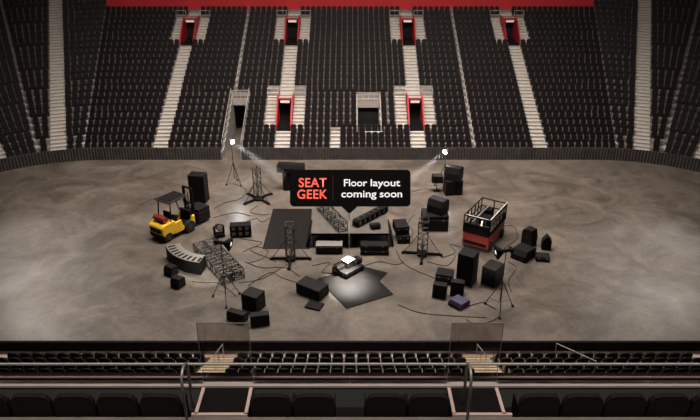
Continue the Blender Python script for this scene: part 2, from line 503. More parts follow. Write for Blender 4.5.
NEARC = [-16.4, -5.9, 5.9, 16.4]
for i in range(5):
    iv = intervals(-19.4, 19.4, [(c - .72, c + .72) for c in NEARC])
    for (p, q) in iv:
        sl = seat_slots(p, q)
        if p < -16.4 or q > 16.4: continue
        for j, u in enumerate(sl):
            o = bpy.data.objects.new('folding_seat', SEATME); COL.objects.link(o)
            # NEARM turns x round, so u runs from the right; world x = -u
            o.matrix_world = NEARM @ Matrix.Translation((u, 1.28 + i * RD, Z0 + i * RH))
            X = -u; row = ['front', 'second', 'third', 'fourth', 'fifth'][i]
            side = 'forklift' if X < 0 else 'lift'
            c, way = (5.18 - abs(X), 'inward') if abs(X) < 5.9 else (abs(X) - 6.62, 'outward')
            nn = int(c / PITCHW) + 1
            if abs(X) < .2: lab = 'black folding seat, %s near row, midway between the two cream stairs' % row
            else: lab = 'black seat, %s near row, %s %s from the cream stair on the %s side' % (row, ORD[nn], way, side)
            tag(o, lab, 'seat', 'seats in the near rows'); individual += 1
print('individual seats', individual)

# near stairs with hand rails
for c, nm in ((-5.9, 'forklift'), (5.9, 'red lift')):
    a, b = stair_mesh(NEARM, -c, 0, 5, .68, v0=.6)
    o = struct('stair', a, 'nearstair', label='cream stepped aisle in the near stand on the %s side' % nm); struct('nosing', b, 'nose', o)
    h = thing('hand_rail', 'bent steel hand rail on the near cream stair on the %s side' % nm, 'hand rail', (c, YN - 1.0, Z0))
    pts = [(-.0, .2, 0), (0, .2, .95), (0, -.05, 1.02), (0, -1.5, 1.02 + .65), (0, -1.6, .75)]
    MB().tube(pts, .022).build('rail_tube', 'pale', h); MB().bar((0, -.7, .35), (0, -.7, 1.3), .02).build('post', 'pale', h)
for c, lab in ((9.6, 'thin sloping steel hand rail among the near seats on the red lift side'),):
    h = tag(MB().tube([(c, YN - .7, .5), (c, YN - .7, 1.45), (c + .35, YN - 4.1, 3.2), (c + .35, YN - 4.1, 2.2)], .022).build('hand_rail', 'pale'), lab, 'hand rail')

# ------------------------------------------------------------------ balcony in front of the camera
CZ = 12.34
struct('balcony_fascia', MB().box(-11, 11, 8.68, 9.08, 10.5, 12.17), 'fascia', label='dark outer face of the balcony')
struct('balcony_upstand', MB().box(-11, 11, 8.83, 8.88, 12.17, 12.25), 'fascia')
struct('trim_fascia', MB().box(-11, 11, 8.835, 8.875, 12.25, 12.268), 'rose')
struct('balcony_parapet', MB().box(-11, 11, 8.54, 8.68, 10.5, CZ - .04), 'parapet', label='grey-green balcony parapet')
struct('trim_parapet_cap', MB().box(-11, 11, 8.53, 8.68, CZ - .04, CZ), 'cap')
struct('balcony_floor', MB().box(-11, 11, 6.2, 8.54, 11.55, 11.85), 'carpet', label='dark balcony floor')
struct('balcony_tread', MB().box(-11, 11, 6.2, 7.88, 11.85, 12.22), 'carpet', label='raised tread behind the balcony seats')
struct('trim_tread_nosing', MB().box(-11, 11, 7.6, 7.885, 12.22, 12.255), 'tread')
# glass guard with a long thin top rail
g = thing('glass_guard', 'long low glass guard with a thin pale top rail on the balcony edge', 'guard rail', (0, 8.6, CZ))
MB().box(-11, 11, -.014, .014, .41, .44).build('top_rail', 'pale', g)
for xa, xb in ((-9.2, -5.2), (-5.2, -2.56), (-1.7, 0), (0, 1.7), (2.56, 5.2), (5.2, 9.2)):
    MB().box(xa + .01, xb - .01, -.006, .006, 0, .41).build('glass_pane', 'glass', g)
for s, nm in ((-1, 'forklift'), (1, 'red lift')):
    g = thing('glass_screen', 'tall tinted glass screen at the balcony steps on the %s side' % nm, 'glass screen', (s * 2.13, 8.65, CZ))
    MB().box(-.43, .43, -.007, .007, 0, 1.24).build('glass_pane', 'tint', g)
    e = MB().box(-.43, .43, -.009, .009, 1.24, 1.25); e.box(-.436, -.43, -.009, .009, 0, 1.25); e.box(.43, .436, -.009, .009, 0, 1.25)
    e.build('edge_strip', 'steel', g)
    st = struct('stair_balcony', MB().box(s * 2.13 - .41, s * 2.13 + .41, 7.9, 8.53, 11.85, 12.29), 'carpet', label='dark balcony step with a pale nosing on the %s side' % nm)
    e = MB(); x0, x1 = s * 2.13 - .41, s * 2.13 + .41
    e.box(x0 - .03, x0 + .025, 7.9, 8.53, 12.28, 12.31); e.box(x1 - .025, x1 + .03, 7.9, 8.53, 12.28, 12.31)
    e.box(x0 - .03 - (.04 if s < 0 else 0), x1 + .03 + (.1 if s > 0 else 0), 7.88, 7.93, 12.24, 12.31)
    e.build('nosing', 'nosing', st)
for x, nm in ((-2.64, 'beside the balcony step on the forklift side'), (1.90, 'across the balcony step on the red lift side')):
    h = thing('hoop_rail', 'dark steel hoop hand rail %s' % nm, 'hand rail', (x, 7.95, 12.2))
    pts = [(0, -.22, 0)] + [(0, -.02 - .2 * math.cos(t), .85 + .22 * math.sin(t)) for t in [math.pi * k / 10 for k in range(11)]] + [(0, .18, .0)]
    MB().tube(pts, .025, 8).build('bent_tube', 'steel', h, smooth=True)
    for y in (-.22, .18): MB().bar((0, y, 0), (0, y, .02), .07, 12).build('floor_flange', 'dksteel', h)
# club seats
def club(X, lab, w=.66):
    s = thing('club_seat', lab, 'seat', (X, 7.98, 11.85), 0, 'balcony club seats')
    h = w / 2; prof = [(-h, .1), (h, .1), (h, .68), (h - .06, .77), (h - .16, .80), (-h + .16, .80), (-h + .06, .77), (-h, .68)]
    n = len(prof); vs = []
    for off in (-.045, .04): vs += [(x, off, z) for x, z in prof]
    fs = [tuple(range(n)), tuple(range(2*n-1, n-1, -1))] + [(i, n+i, n+(i+1) % n, (i+1) % n) for i in range(n)]
    MB().add(vs, fs).build('backrest', 'clubseat', s, .012)
    MB().box(-h + .05, h - .05, .05, .14, .25, .62).build('seat_pan', 'clubseat', s, .02)
    for q in (-1, 1): MB().box(q * (h + .008) - .012, q * (h + .008) + .012, 0, .3, .0, .56).build('armrest', 'black', s)
    return s
for side, nm in ((-1, 'forklift'), (1, 'red lift')):
    for k in range(5):
        club(side * (3.12 + k * .71), 'dark padded balcony seat, %s out from the step on the %s side' % (ORD[k + 1], nm))
    for k in range(2):
        club(side * (1.3 - k * .71), 'dark padded balcony seat, %s inward from the step on the %s side' % (ORD[k + 1], nm))

# ------------------------------------------------------------------ floor equipment
def corner(px, py, w, d, rz):
    """centre of a w x d footprint whose nearest corner (right end of its front) shows at px, py"""
    c = G(px, py); t = Vector((math.cos(R(rz)), math.sin(R(rz)), 0)); n = Vector((-t.y, t.x, 0))
    return c - t * (w / 2) + n * (d / 2)

def speaker(px, py, w, d, h, rz, label, group=None, z=0, loc=None, cones=1):
    c = loc if loc is not None else corner(px, py, w, d, rz); c = Vector((c[0], c[1], z))
    o = thing('speaker_cabinet', label, 'speaker', c, rz, group)
    MB().box(-w/2, w/2, -d/2, d/2, 0, h).build('cabinet', 'blacktop', o, .025)
    MB().box(-w/2 + .05, w/2 - .05, -d/2 - .018, -d/2, .06, h - .06).build('grille', 'grille', o, .006)
    for s in (-1, 1):
        MB().box(s * w/2 - .012, s * w/2 + .012, -.11, .11, h * .62, h * .62 + .09).build('handle', 'dksteel', o)
    for k in range(cones):
        zz = h * (k + .5) / cones; mb = MB(); r = min(w, h / cones) * .33
        mb.bar((0, -d/2 - .022, zz), (0, -d/2 - .016, zz), r, 20); mb.build('cone', 'black', o)
    return o
def wedge(px, py, w, d, h, rz, label, group=None, z=0, top='blacktop', loc=None, tilt=0.45):
    """floor monitor with a sloping front"""
    c = loc if loc is not None else corner(px, py, w, d, rz); c = Vector((c[0], c[1], z))
    o = thing('floor_monitor', label, 'speaker', c, rz, group)
    p = [(-d/2, 0), (d/2, 0), (d/2, h * .8), (d/2 - d * .18, h), (-d/2 + d * tilt * .35, h), (-d/2, h * (1 - tilt))]
    MB().prism(p, -w/2, w/2).build('cabinet', top, o, .02)
    (y0, z0), (y1, z1) = p[5], p[4]; n = Vector((0, z0 - z1, y1 - y0)).normalized() * .015
    n = Vector((0, -abs(n.y), abs(n.z)))
    q = [(y0, z0), (y1, z1), (y1 + n.y, z1 + n.z), (y0 + n.y, z0 + n.z)]
    MB().prism(q, -w/2 + .05, w/2 - .05).build('grille', 'grille', o)
    MB().box(-w/2 + .05, w/2 - .05, -d/2 - .012, -d/2, .04, h * (1 - tilt) - .03).build('front_panel', 'grille', o)
    for s in (-1, 1): MB().box(s * w/2 - .01, s * w/2 + .01, -.1, .1, h * .5, h * .5 + .07).build('handle', 'dksteel', o)
    return o
def road_case(px, py, w, d, h, rz, label, group=None, z=0, lid='blacktop', loc=None, split=.72):
    c = loc if loc is not None else corner(px, py, w, d, rz); c = Vector((c[0], c[1], z))
    o = thing('road_case', label, 'case', c, rz, group)
    MB().box(-w/2, w/2, -d/2, d/2, 0, h * split - .008).build('body', 'blacktop', o, .012)
    MB().box(-w/2, w/2, -d/2, d/2, h * split + .008, h).build('lid', lid, o, .012)
    MB().box(-w/2 + .004, w/2 - .004, -d/2 + .004, d/2 - .004, h * split - .008, h * split + .008).build('seam', 'steel', o)
    for s in (-.3, .3): MB().box(s * w - .05, s * w + .05, -d/2 - .012, -d/2, h * split - .06, h * split + .05).build('latch', 'steel', o)
    return o

# --- stage: two decks side by side
for k, (s, nm) in enumerate(((-1, 'forklift'), (1, 'red lift'))):
    f = G(350, 233.5, 1.0); xw = 2.44
    c = Vector((s * xw / 2, f.y + 1.83, 0))
    o = thing('stage_platform', 'grey-topped stage deck on legs, the half on the %s side' % nm, 'stage', c, 0, 'two halves of the stage')
    MB().box(-xw/2 + .006, xw/2 - .006, -1.83, 1.83, .86, 1.0).build('frame', 'black', o)
    MB().box(-xw/2 + .006, xw/2 - .006, -1.83, 1.83, 1.0, 1.012).build('deck_top', 'deck', o)
    for x in (-1.12, 1.12):
        for y in (-1.7, 1.7): MB().box(x - .04, x + .04, y - .04, y + .04, 0, .86).build('leg', 'dksteel', o)
    for y in (-1.7, 1.7):
        MB().bar((-1.1, y, .12), (1.1, y, .12), .02).build('brace', 'dksteel', o)
    MB().box(-xw/2 + .02, xw/2 - .02, 1.80, 1.82, .0, .86).build('rear_skirt', 'black', o)
# black sheet beside the stage
def sheet(pts, label, z=0.0, t=.025, name='floor_sheet', m='sheet'):
    P = [G(*p) for p in pts]
    return tag(MB().slab([(p.x, p.y) for p in P], z, z + t).build(name, m), label, 'floor panel')
sheet([(262.5, 249), (309.5, 249), (312, 209), (273, 209)], 'large black sheet on the floor beside the stage, under a truss tower')
sheet([(317.5, 279), (346.6, 309), (393.2, 294.7), (364, 266.5)], 'black floor sheet in the pool of light before the white-topped box', z=.026)
sheet([(331, 283), (352, 289), (379, 282), (387.5, 273), (350, 263)], 'black floor sheet lying askew under the lit one')

def truss(name, p, q, s, label, group=None, z=0, m='alutruss', r=.03, bays=None, ztop=0):
    """square box truss of side s lying from ground point p to q"""
    p, q = Vector(p), Vector(q); d = q - p; L = d.length; rz = math.degrees(math.atan2(d.y, d.x))
    o = thing(name, label, 'truss', ((p.x + q.x) / 2, (p.y + q.y) / 2, z), rz, group)
    if ztop: o.rotation_euler = (0, -math.asin(ztop / L), R(rz))
    h = s / 2; ch = MB(); br = MB(); n = bays or max(3, round(L / s))
    for y in (-h, h):
        for zz in (r, s): ch.bar((-L/2, y, zz), (L/2, y, zz), r, 6)
    for k in range(n + 1):
        x = -L/2 + L * k / n
        for e in (((x, -h, r), (x, h, r)), ((x, -h, s), (x, h, s)), ((x, -h, r), (x, -h, s)), ((x, h, r), (x, h, s))): br.bar(*e, r * .6, 5)
        if k < n:
            x2 = -L/2 + L * (k + 1) / n; sg = k % 2
            for y in (-h, h): br.bar((x, y, r if sg else s), (x2, y, s if sg else r), r * .6, 5)
            for zz in (r, s): br.bar((x, -h if sg else h, zz), (x2, h if sg else -h, zz), r * .6, 5)
    ch.build('chords', m, o); br.build('lattice', m, o); return o
a, b = G(321, 208, 1.02), G(343, 231.5, 1.02)
truss('box_truss', a, b, .60, 'lattice truss lying diagonally on the stage half nearest the forklift', z=1.015, m='truss', r=.042)
a, b = G(356, 226.5, 1.02), G(384.5, 211.5, 1.02)
o = thing('lamp_truss', 'black lamp bar with pale bays lying across the stage half near the red lift', 'truss', ((a.x + b.x)/2, (a.y + b.y)/2, 1.013), math.degrees(math.atan2((b-a).y, (b-a).x)))
L = (b - a).length
MB().box(-L/2, L/2, -.24, .24, 0, .06).build('bottom_tray', 'black', o); MB().box(-L/2, L/2, -.24, .24, .40, .46).build('top_plate', 'black', o)
for k in range(7):
    x = -L/2 + L * k / 6; MB().box(x - .09, x + .09, -.24, .24, .06, .40).build('divider', 'black', o)
for k in range(6):
    x = -L/2 + L * (k + .5) / 6; MB().box(x - .13, x + .13, -.16, .16, .06, .36).build('lamp_module', 'steel' if k else 'white', o)
for k in range(5):
    x = -L/2 + L * (k + .5) / 6; MB().box(x - .1, x + .1, -.15, .15, .46, .50).build('vent', 'dksteel', o)
c = G(375, 228, 1.02); wedge(0, 0, .62, .45, .34, 18, 'small black wedge box on the stage below the lamp bar', loc=c, z=1.013)
road_case(342.5, 254.2, 1.66, .62, .62, 0, 'long black case with a pale lid before the stage, forklift half', lid='steel', split=.8)
road_case(388.8, 255.4, 1.78, .62, .34, -1, 'lower long flat case before the stage, red lift half', split=.75)
road_case(0, 0, 1.74, .6, .34, -1, 'upper long flat case stacked before the stage, red lift half', z=.345, loc=corner(388.6, 255.3, 1.78, .62, -1), split=.8)
# black panels leaning at both sides of the stage
for (px, py, s, lab) in ((391.5, 247, 1, 'black panel leaning on the stage beside the two stacked cases'), (312, 248, -1, 'black panel leaning on the stage beside the large floor sheet')):
    c = G(px, py); o = thing('leaning_panel', lab, 'panel', (s * 2.47, c.y + 1.1, 0), 0)
    MB().add([(s * x, y, z) for x, z in ((.30, 0), (.36, 0), (.02, .95), (.08, .95)) for y in (-1.05, 1.0)], [(0,2,3,1),(2,6,7,3),(6,4,5,7),(4,0,1,5),(0,4,6,2),(1,3,7,5)]).build('board', 'black', o)
    MB().add([(s * x, y, z) for x, z in ((.255, .36), (.27, .36), (.23, .42), (.245, .42)) for y in (-.5, .5)], [(0,2,3,1),(2,6,7,3),(6,4,5,7),(4,0,1,5),(0,4,6,2),(1,3,7,5)]).build('batten', 'dksteel', o)
road_case(410, 243.6, .80, 1.15, .55, 4, 'lower black case of the two stacked beside the stage')
road_case(0, 0, .86, 1.2, .55, 8, 'upper black case of the two stacked beside the stage', z=.56, loc=corner(409.5, 243, .8, 1.15, 4) + Vector((-.1, .12, 0)))
road_case(448, 231.5, 1.72, 1.3, 1.12, 0, 'big dark case behind the lattice tower near the red lift')
o = wedge(0, 0, 1.15, 1.0, .95, -38, 'black slanted monitor on top of the big dark case', z=1.125, loc=corner(448, 231.5, 1.72, 1.3, 0) + Vector((.2, .15, 0)))

# --- lattice towers on cross bases
def tower(px, py, rz, h, label, leg=1.15, w=.42):
    o = thing('truss_tower', label, 'truss tower', G(px, py), rz, 'lattice towers on cross bases')
    ch = MB(); br = MB(); r = .028; z0 = .14; n = int((h - z0) / .36); a = w / 2
    for x in (-a, a):
        for y in (-a, a): ch.bar((x, y, z0), (x, y, h), r, 6)
    for k in range(n + 1):
        z = z0 + (h - z0) * k / n
        for e in (((-a,-a,z),(a,-a,z)), ((-a,a,z),(a,a,z)), ((-a,-a,z),(-a,a,z)), ((a,-a,z),(a,a,z))): br.bar(*e, .016, 5)
        if k < n:
            z2 = z0 + (h - z0) * (k + 1) / n; s = 1 if k % 2 else -1
            for e in (((-a*s,-a,z),(a*s,-a,z2)), ((-a*s,a,z),(a*s,a,z2)), ((-a,-a*s,z),(-a,a*s,z2)), ((a,-a*s,z),(a,a*s,z2))): br.bar(*e, .016, 5)
    ch.build('mast_chords', 'truss', o); br.build('mast_lattice', 'truss', o)
    MB().box(-.3, .3, -.3, .3, .05, .14).build('base_plate', 'black', o)
    for k in range(4):
        t = math.pi / 2 * k; c, s = math.cos(t), math.sin(t); Mr = Matrix.Rotation(t, 4, 'Z')
        lg = MB().box(.25, leg, -.07, .07, .05, .16, Mr).build('outrigger', 'black', o)
        MB().box(leg - .1, leg + .08, -.1, .1, 0, .1, Mr).build('foot_pad', 'black', lg)
        MB().bar((c * leg * .92, s * leg * .92, .16), (c * a, s * a, h * .55), .02).build('brace', 'dksteel', o)
    return o
tower(258.3, 199.5, 45, 2.55, 'slim lattice tower on a cross base behind the large black sheet', leg=1.25, w=.42)
tower(290.8, 259.5, 0, 2.5, 'lattice tower on a cross base at the near edge of the large black sheet', leg=1.2, w=.5)
tower(422, 254.5, -8, 2.45, 'lattice tower on a cross base before the big dark case', leg=1.2, w=.6)

# --- lamp stands
def tripod(o, h, rad, hub, spread=.28, m='dksteel', turn=0.0):
    MB().bar((0, 0, hub * .3), (0, 0, h), .026, 8).build('pole', m, o)
    MB().bar((0, 0, hub - .06), (0, 0, hub + .06), .06, 8).build('collar', m, o)
    MB().bar((0, 0, h * .62), (0, 0, h * .62 + .1), .045, 8).build('pole_clamp', m, o)
    for k in range(3):
        t = R(turn + 120 * k); c, s = math.cos(t), math.sin(t)
        lg = MB().bar((c * .04, s * .04, hub), (c * rad, s * rad, .05), .024, 6).build('leg', m, o)
        MB().box(-.06, .06, -.06, .06, 0, .1, Matrix.Translation((c * rad, s * rad, 0))).build('foot', 'rubber', lg)
        f = 1 - spread
        MB().bar((0, 0, hub * spread * .9), (c * rad * f, s * rad * f, hub * (1 - f) + .02), .014, 5).build('spreader', m, o)
def aim(src, dst):
    d = (Vector(dst) - Vector(src)).normalized(); return d.to_track_quat('-Z', 'Y')
def spot(name, loc, dst, energy, size, blend=.4, col=(1, .97, .92), rad=.06):
    l = bpy.data.lights.new(name, 'SPOT'); l.energy = energy; l.spot_size = R(size); l.spot_blend = blend; l.color = col
    l.shadow_soft_size = rad; o = bpy.data.objects.new(name, l); COL.objects.link(o); o.location = loc
    o.rotation_mode = 'QUATERNION'; o.rotation_quaternion = aim(loc, dst); return o
HZ = []
def lamp_stand(px, py, h, dst, label, turn, beam_end):
    c = G(px, py); o = thing('lamp_stand', label, 'work light', c, 0, 'bright work lights on tall tripods')
    tripod(o, h, .68, 1.7, turn=turn)
    head = Vector((c.x, c.y, h + .05)); d = (Vector(dst) - head).normalized()
    q = d.to_track_quat('-Y', 'Z').to_matrix().to_4x4(); Mh = Matrix.Translation((0, 0, h + .05)) @ q
    hd = MB().bar((0, .2, 0), (0, -.12, 0), .10, 14, .17, M=Mh).build('lamp_housing', 'steel', o)
    MB().bar((0, -.118, 0), (0, -.16, 0), .155, 16, M=Mh).build('lens', 'lens', hd)
    y = MB().bar((-.2, 0, 0), (-.2, 0, -.18), .02, M=Mh @ Matrix.Identity(4)); y.bar((.2, 0, 0), (.2, 0, -.18), .02, M=Mh); y.bar((-.2, 0, -.18), (.2, 0, -.18), .02, M=Mh)
    y.build('yoke', 'dksteel', hd)
    spot('work_light', head + d * .2, dst, 11000, 12, .9, (.97, .98, 1.0), .14)
    pl = bpy.data.lights.new('lamp_spill', 'POINT'); pl.energy = 130; pl.color = (.95, .97, 1); pl.shadow_soft_size = .15
    po = bpy.data.objects.new('lamp_spill', pl); COL.objects.link(po); po.location = head + d * .35
    # thin haze that the lamp's beam lights up
    e = head + d * beam_end; mb = MB().bar(head + d * .35, e, .15, 20, .10 + beam_end * .085)
    hz = mb.build('beam_haze', HAZE); tag(hz, 'faint haze lit up in the beam of the %s' % ('lamp before the tunnel mouth' if px < 350 else 'lamp behind the black speakers'), 'haze', None, 'stuff')
HAZE = haze_mat('beam_haze', .032)
lamp_stand(235, 184, 3.50, (-1.5, 39.5, .6), 'bright lamp on a tall tripod before the dark floor tunnel', 83, 5.5)
lamp_stand(443.5, 186.5, 2.88, (1.5, 39.5, .6), 'bright lamp on a tall tripod behind the slanted black speakers', 50, 5.0)

def horn_stand(px, py, h, face, label, turn, dst):
    c = G(px, py); o = thing('horn_lamp_stand', label, 'stand', c, 0, 'tripod stands with flared lamp heads')
    tripod(o, h, .85, 1.75, turn=turn)
    Mh = Matrix.Translation((0, 0, h + .12)) @ Matrix.Rotation(R(face), 4, 'Z') @ Matrix.Rotation(R(8), 4, 'X')
    hd = MB().bar((0, .18, 0), (0, -.12, 0), .09, 10, .11, M=Mh).build('lamp_body', 'black', o)
    MB().bar((0, -.12, 0), (0, -.56, 0), .07, 4, .44, M=Mh).build('flared_hood', 'black', hd)
    MB().box(-.09, .09, -.57, -.562, -.09, .09, Mh).build('lens', 'horn', hd)
    MB().box(-.16, .16, .16, .32, -.10, .12, Mh).build('ballast_box', 'black', hd)
    return o
horn_stand(226.5, 299.5, 3.50, 84, 'tripod with a flared black lamp head, before the two lattice trusses', 40, None)
horn_stand(499, 309.5, 3.55, -84, 'tripod with a flared black lamp head, beside the tall speaker stack', 20, None)

# --- left group
wedge(171.5, 278, .62, .6, .62, -32, 'small black floor monitor beside the curved bench, the farther of the pair', 'monitors beside the curved bench')
wedge(179, 290, .62, .6, .62, -28, 'small black floor monitor beside the curved bench, the nearer of the pair', 'monitors beside the curved bench')
# curved bench
A, B, C3 = G(167, 257), G(180, 270), G(201, 275)
def circ(a, b, c):
    d = 2 * (a.x * (b.y - c.y) + b.x * (c.y - a.y) + c.x * (a.y - b.y))
    s = lambda p: p.x ** 2 + p.y ** 2
    return Vector(((s(a) * (b.y - c.y) + s(b) * (c.y - a.y) + s(c) * (a.y - b.y)) / d, (s(a) * (c.x - b.x) + s(b) * (a.x - c.x) + s(c) * (b.x - a.x)) / d, 0))
cc = circ(A, B, C3); rr = (A - cc).length; t0 = math.atan2(A.y - cc.y, A.x - cc.x); t1 = math.atan2(C3.y - cc.y, C3.x - cc.x)
if t1 < t0: t1 += 2 * math.pi
def arc_slab(r0, r1, ta, tb, n, z0, z1):
    ang = [ta + (tb - ta) * k / n for k in range(n + 1)]
    return MB().slab([(r1 * math.cos(t), r1 * math.sin(t)) for t in ang] + [(r0 * math.cos(t), r0 * math.sin(t)) for t in reversed(ang)], z0, z1)
o = thing('curved_bench', 'curved dark bench with a pale slotted top, near the forklift', 'bench', (cc.x, cc.y, 0))
arc_slab(rr - .95, rr, t0, t1, 24, 0, .82).build('body', 'black', o)
arc_slab(rr - .92, rr - .04, t0 + .01, t1 - .01, 24, .82, .84).build('top_panel', 'steel', o)
for k in range(9):
    t = t0 + (t1 - t0) * (k + .6) / 9.2; dt = .012
    arc_slab(rr - .55, rr - .10, t, t + .05, 2, .84, .855).build('slot', 'black', o)
# pair of trusses beside it
ax, bx = G(204, 249), G(234, 281)
d = (bx - ax).normalized(); n = Vector((-d.y, d.x, 0))
truss('box_truss', ax + n * .36, bx + n * .36, .6, 'lattice truss on the floor behind the flared lamp tripod, the farther of two', z=.0, r=.045, m='truss', bays=12)
truss('box_truss', ax - n * .36, bx - n * .36, .6, 'lattice truss on the floor behind the flared lamp tripod, the nearer of two', z=.0, r=.045, m='truss', bays=12)
# moving head lamp and effects rack
c = G(219.5, 236); o = thing('moving_head_lamp', 'round black moving head lamp on the floor behind the trusses', 'stage lamp', c, 25)
MB().box(-.32, .32, -.3, .3, 0, .2).build('base', 'black', o, .03)
for s in (-1, 1): MB().box(s * .3 - .06, s * .3 + .06, -.13, .13, .2, .75).build('yoke_arm', 'black', o, .02)
MB().bar((0, .26, .62), (0, -.3, .78), .2, 16, .24).build('lamp_head', 'dksteel', o, smooth=False); MB().bar((0, -.3, .78), (0, -.32, .786), .18, 16).build('lens', 'steel', o)
c = G(241, 237); o = thing('effects_rack', 'low black rack with six open bays lying behind the trusses', 'rack', c, 6)
MB().box(-.68, .68, -.1, .55, 0, .08).build('base', 'black', o); MB().box(-.68, .68, .35, .55, .08, .85).build('back', 'black', o)
for k in range(4): MB().box(-.68 + k * .44 - (.0 if k else 0), -.62 + k * .433, -.1, .4, .08, .85).build('upright', 'black', o)
for z in (.42, .8): MB().box(-.68, .68, -.1, .4, z, z + .06).build('shelf', 'black', o)
for k in range(3):
    for z in (.10, .48): MB().box(-.56 + k * .433, -.34 + k * .433, 0, .3, z, z + .24).build('module', 'steel', o)

# --- speakers before the near barrier
speaker(257, 314, .98, .86, 1.0, -27, 'big black speaker cabinet behind two lying monitors')
wedge(243, 325, 1.02, .55, .55, -24, 'black monitor lying before the big cabinet, on its forklift side')
wedge(270, 325.5, .98, .6, .62, 12, 'black monitor lying before the big cabinet, on its stage side')
speaker(319, 302, 1.6, .95, .68, -34, 'long black speaker lying on its side beside the lit sheet', cones=1)
tag(MB().box(-.45, .45, -.34, .34, 0, .1).build('flat_box', 'black', None, .02), 'flat black box on the floor before the lying speaker', 'box')
bpy.data.objects['flat_box'].location = corner(319.5, 311.5, .9, .68, -22); bpy.data.objects['flat_box'].rotation_euler = (0, 0, R(-22))
# --- white-topped box on dark cases, and the sign above it
cb = G(348, 272); yaw = -44
road_case(0, 0, 1.2, 1.5, .42, yaw, 'low dark case at the bottom of the white-topped stack', loc=cb, split=.7)
o = road_case(0, 0, .5, .5, .30, yaw, 'small dark case leaning in the white-topped stack, stage side', loc=cb + Vector((.50, .40, 0)), z=.425)
road_case(0, 0, .45, .5, .28, yaw, 'small dark case in the white-topped stack, near the lying speaker', loc=cb + Vector((-.52, -.28, 0)), z=.425)
o = thing('white_topped_box', 'small box with a bright white top under the sign pole', 'box', (cb.x + .02, cb.y + .28 - .25, .43), yaw)
o.location = (cb.x, cb.y + .02, .425)
for ob in [x for x in COL.objects if x.get('label', '').startswith('small dark case')]: pass
MB().box(-.27, .27, -.31, .31, 0, .42).build('body', 'black', o, .01); MB().box(-.29, .29, -.33, .33, .42, .46).build('top_plate', 'white', o, .008)
# sign
sg = G(350, 272); Ys = cb.y
tipz = CAM_H - Ys * math.tan(PITCH + math.atan((214.0 - 210) / FOC))
S = thing('hanging_sign', 'big black speech-bubble sign with orange and white words on a thin pole', 'sign', (cb.x + .07, Ys, .885))
bx = cb.x + .07
zc = Ys * math.cos(PITCH) + (CAM_H - tipz) * math.sin(PITCH); mpp = zc / FOC
Mt = Matrix.Translation((0, 0, tipz - .885)) @ Matrix.Rotation(-PITCH, 4, 'X')     # leans back to face the stands
def sx(px): return (px - 350.0) * mpp
def sy(py): return (214.0 - py) * mpp
pts = []; rad = 4 * mpp
def rc(cx, cy, a0):
    return [(cx + rad * math.cos(R(a0 + 90 * k / 6)), cy + rad * math.sin(R(a0 + 90 * k / 6))) for k in range(7)]
x0, x1, y0, y1 = sx(291), sx(411.3), sy(206.5), sy(169.8)
out = rc(x1 - rad, y0 + rad, -90) + rc(x1 - rad, y1 - rad, 0) + rc(x0 + rad, y1 - rad, 90) + rc(x0 + rad, y0 + rad, 180) + [(sx(342.3), y0), (sx(349.2), sy(213.2)), (sx(351), sy(213.2)), (sx(358.3), y0)]
nn = len(out); vs = [(x, -.06, z) for x, z in out] + [(x, .06, z) for x, z in out]
fs = [tuple(range(nn)), tuple(range(2*nn-1, nn-1, -1))] + [(i, (i+1) % nn, nn+(i+1) % nn, nn+i) for i in range(nn)]
MB().add(vs, fs, Mt).build('panel', 'signblack', S)
MB().box(sx(333.4), sx(334.2), -.064, -.058, sy(201.5), sy(175), Mt).build('divider', 'signline', S)
MB().bar((0, 0, 0), (0, 0, tipz - .885 + .1), .022, 8).build('pole', 'steel', S)
def words(txt, px0, px1, pyb, size, m, off, name, space=1.0):
    """one line of lettering from px0 to px1 with its foot at pyb"""
    cu = bpy.data.curves.new(name, 'FONT'); cu.body = txt; cu.size = 1; cu.offset = off; cu.extrude = .0; cu.space_character = space
    o = bpy.data.objects.new(name, cu); COL.objects.link(o)
    bpy.context.view_layer.update()
    dg = bpy.context.evaluated_depsgraph_get(); me = bpy.data.meshes.new_from_object(o.evaluated_get(dg))
    bpy.data.objects.remove(o)
    xs = [v.co.x for v in me.vertices]; w = max(xs) - min(xs); k = (sx(px1) - sx(px0)) / w; ky = size * mpp
    mn = min(xs)
    for v in me.vertices:
        v.co = Mt @ Vector((sx(px0) + (v.co.x - mn) * k, -.068, sy(pyb) + v.co.y * ky))
    me.materials.clear(); me.materials.append(MT[m]); me.update()
    o = bpy.data.objects.new(name, me); COL.objects.link(o); o.parent = S; return o
words('SEAT', 299.8, 327.6, 187.0, 12.8, 'orange', .013, 'lettering_upper', 1.06)
words('GEEK', 298.3, 328.2, 198.6, 12.8, 'orange', .013, 'lettering_lower', 1.06)
words('Floor', 344.8, 368.0, 186.2, 10.0, 'lit', .012, 'lettering_word')
words('layout', 371.5, 401.0, 186.2, 10.0, 'lit', .012, 'lettering_word')
words('coming', 342.2, 377.3, 197.2, 10.0, 'lit', .012, 'lettering_word')
words('soon', 380.6, 402.9, 197.2, 10.0, 'lit', .012, 'lettering_word')

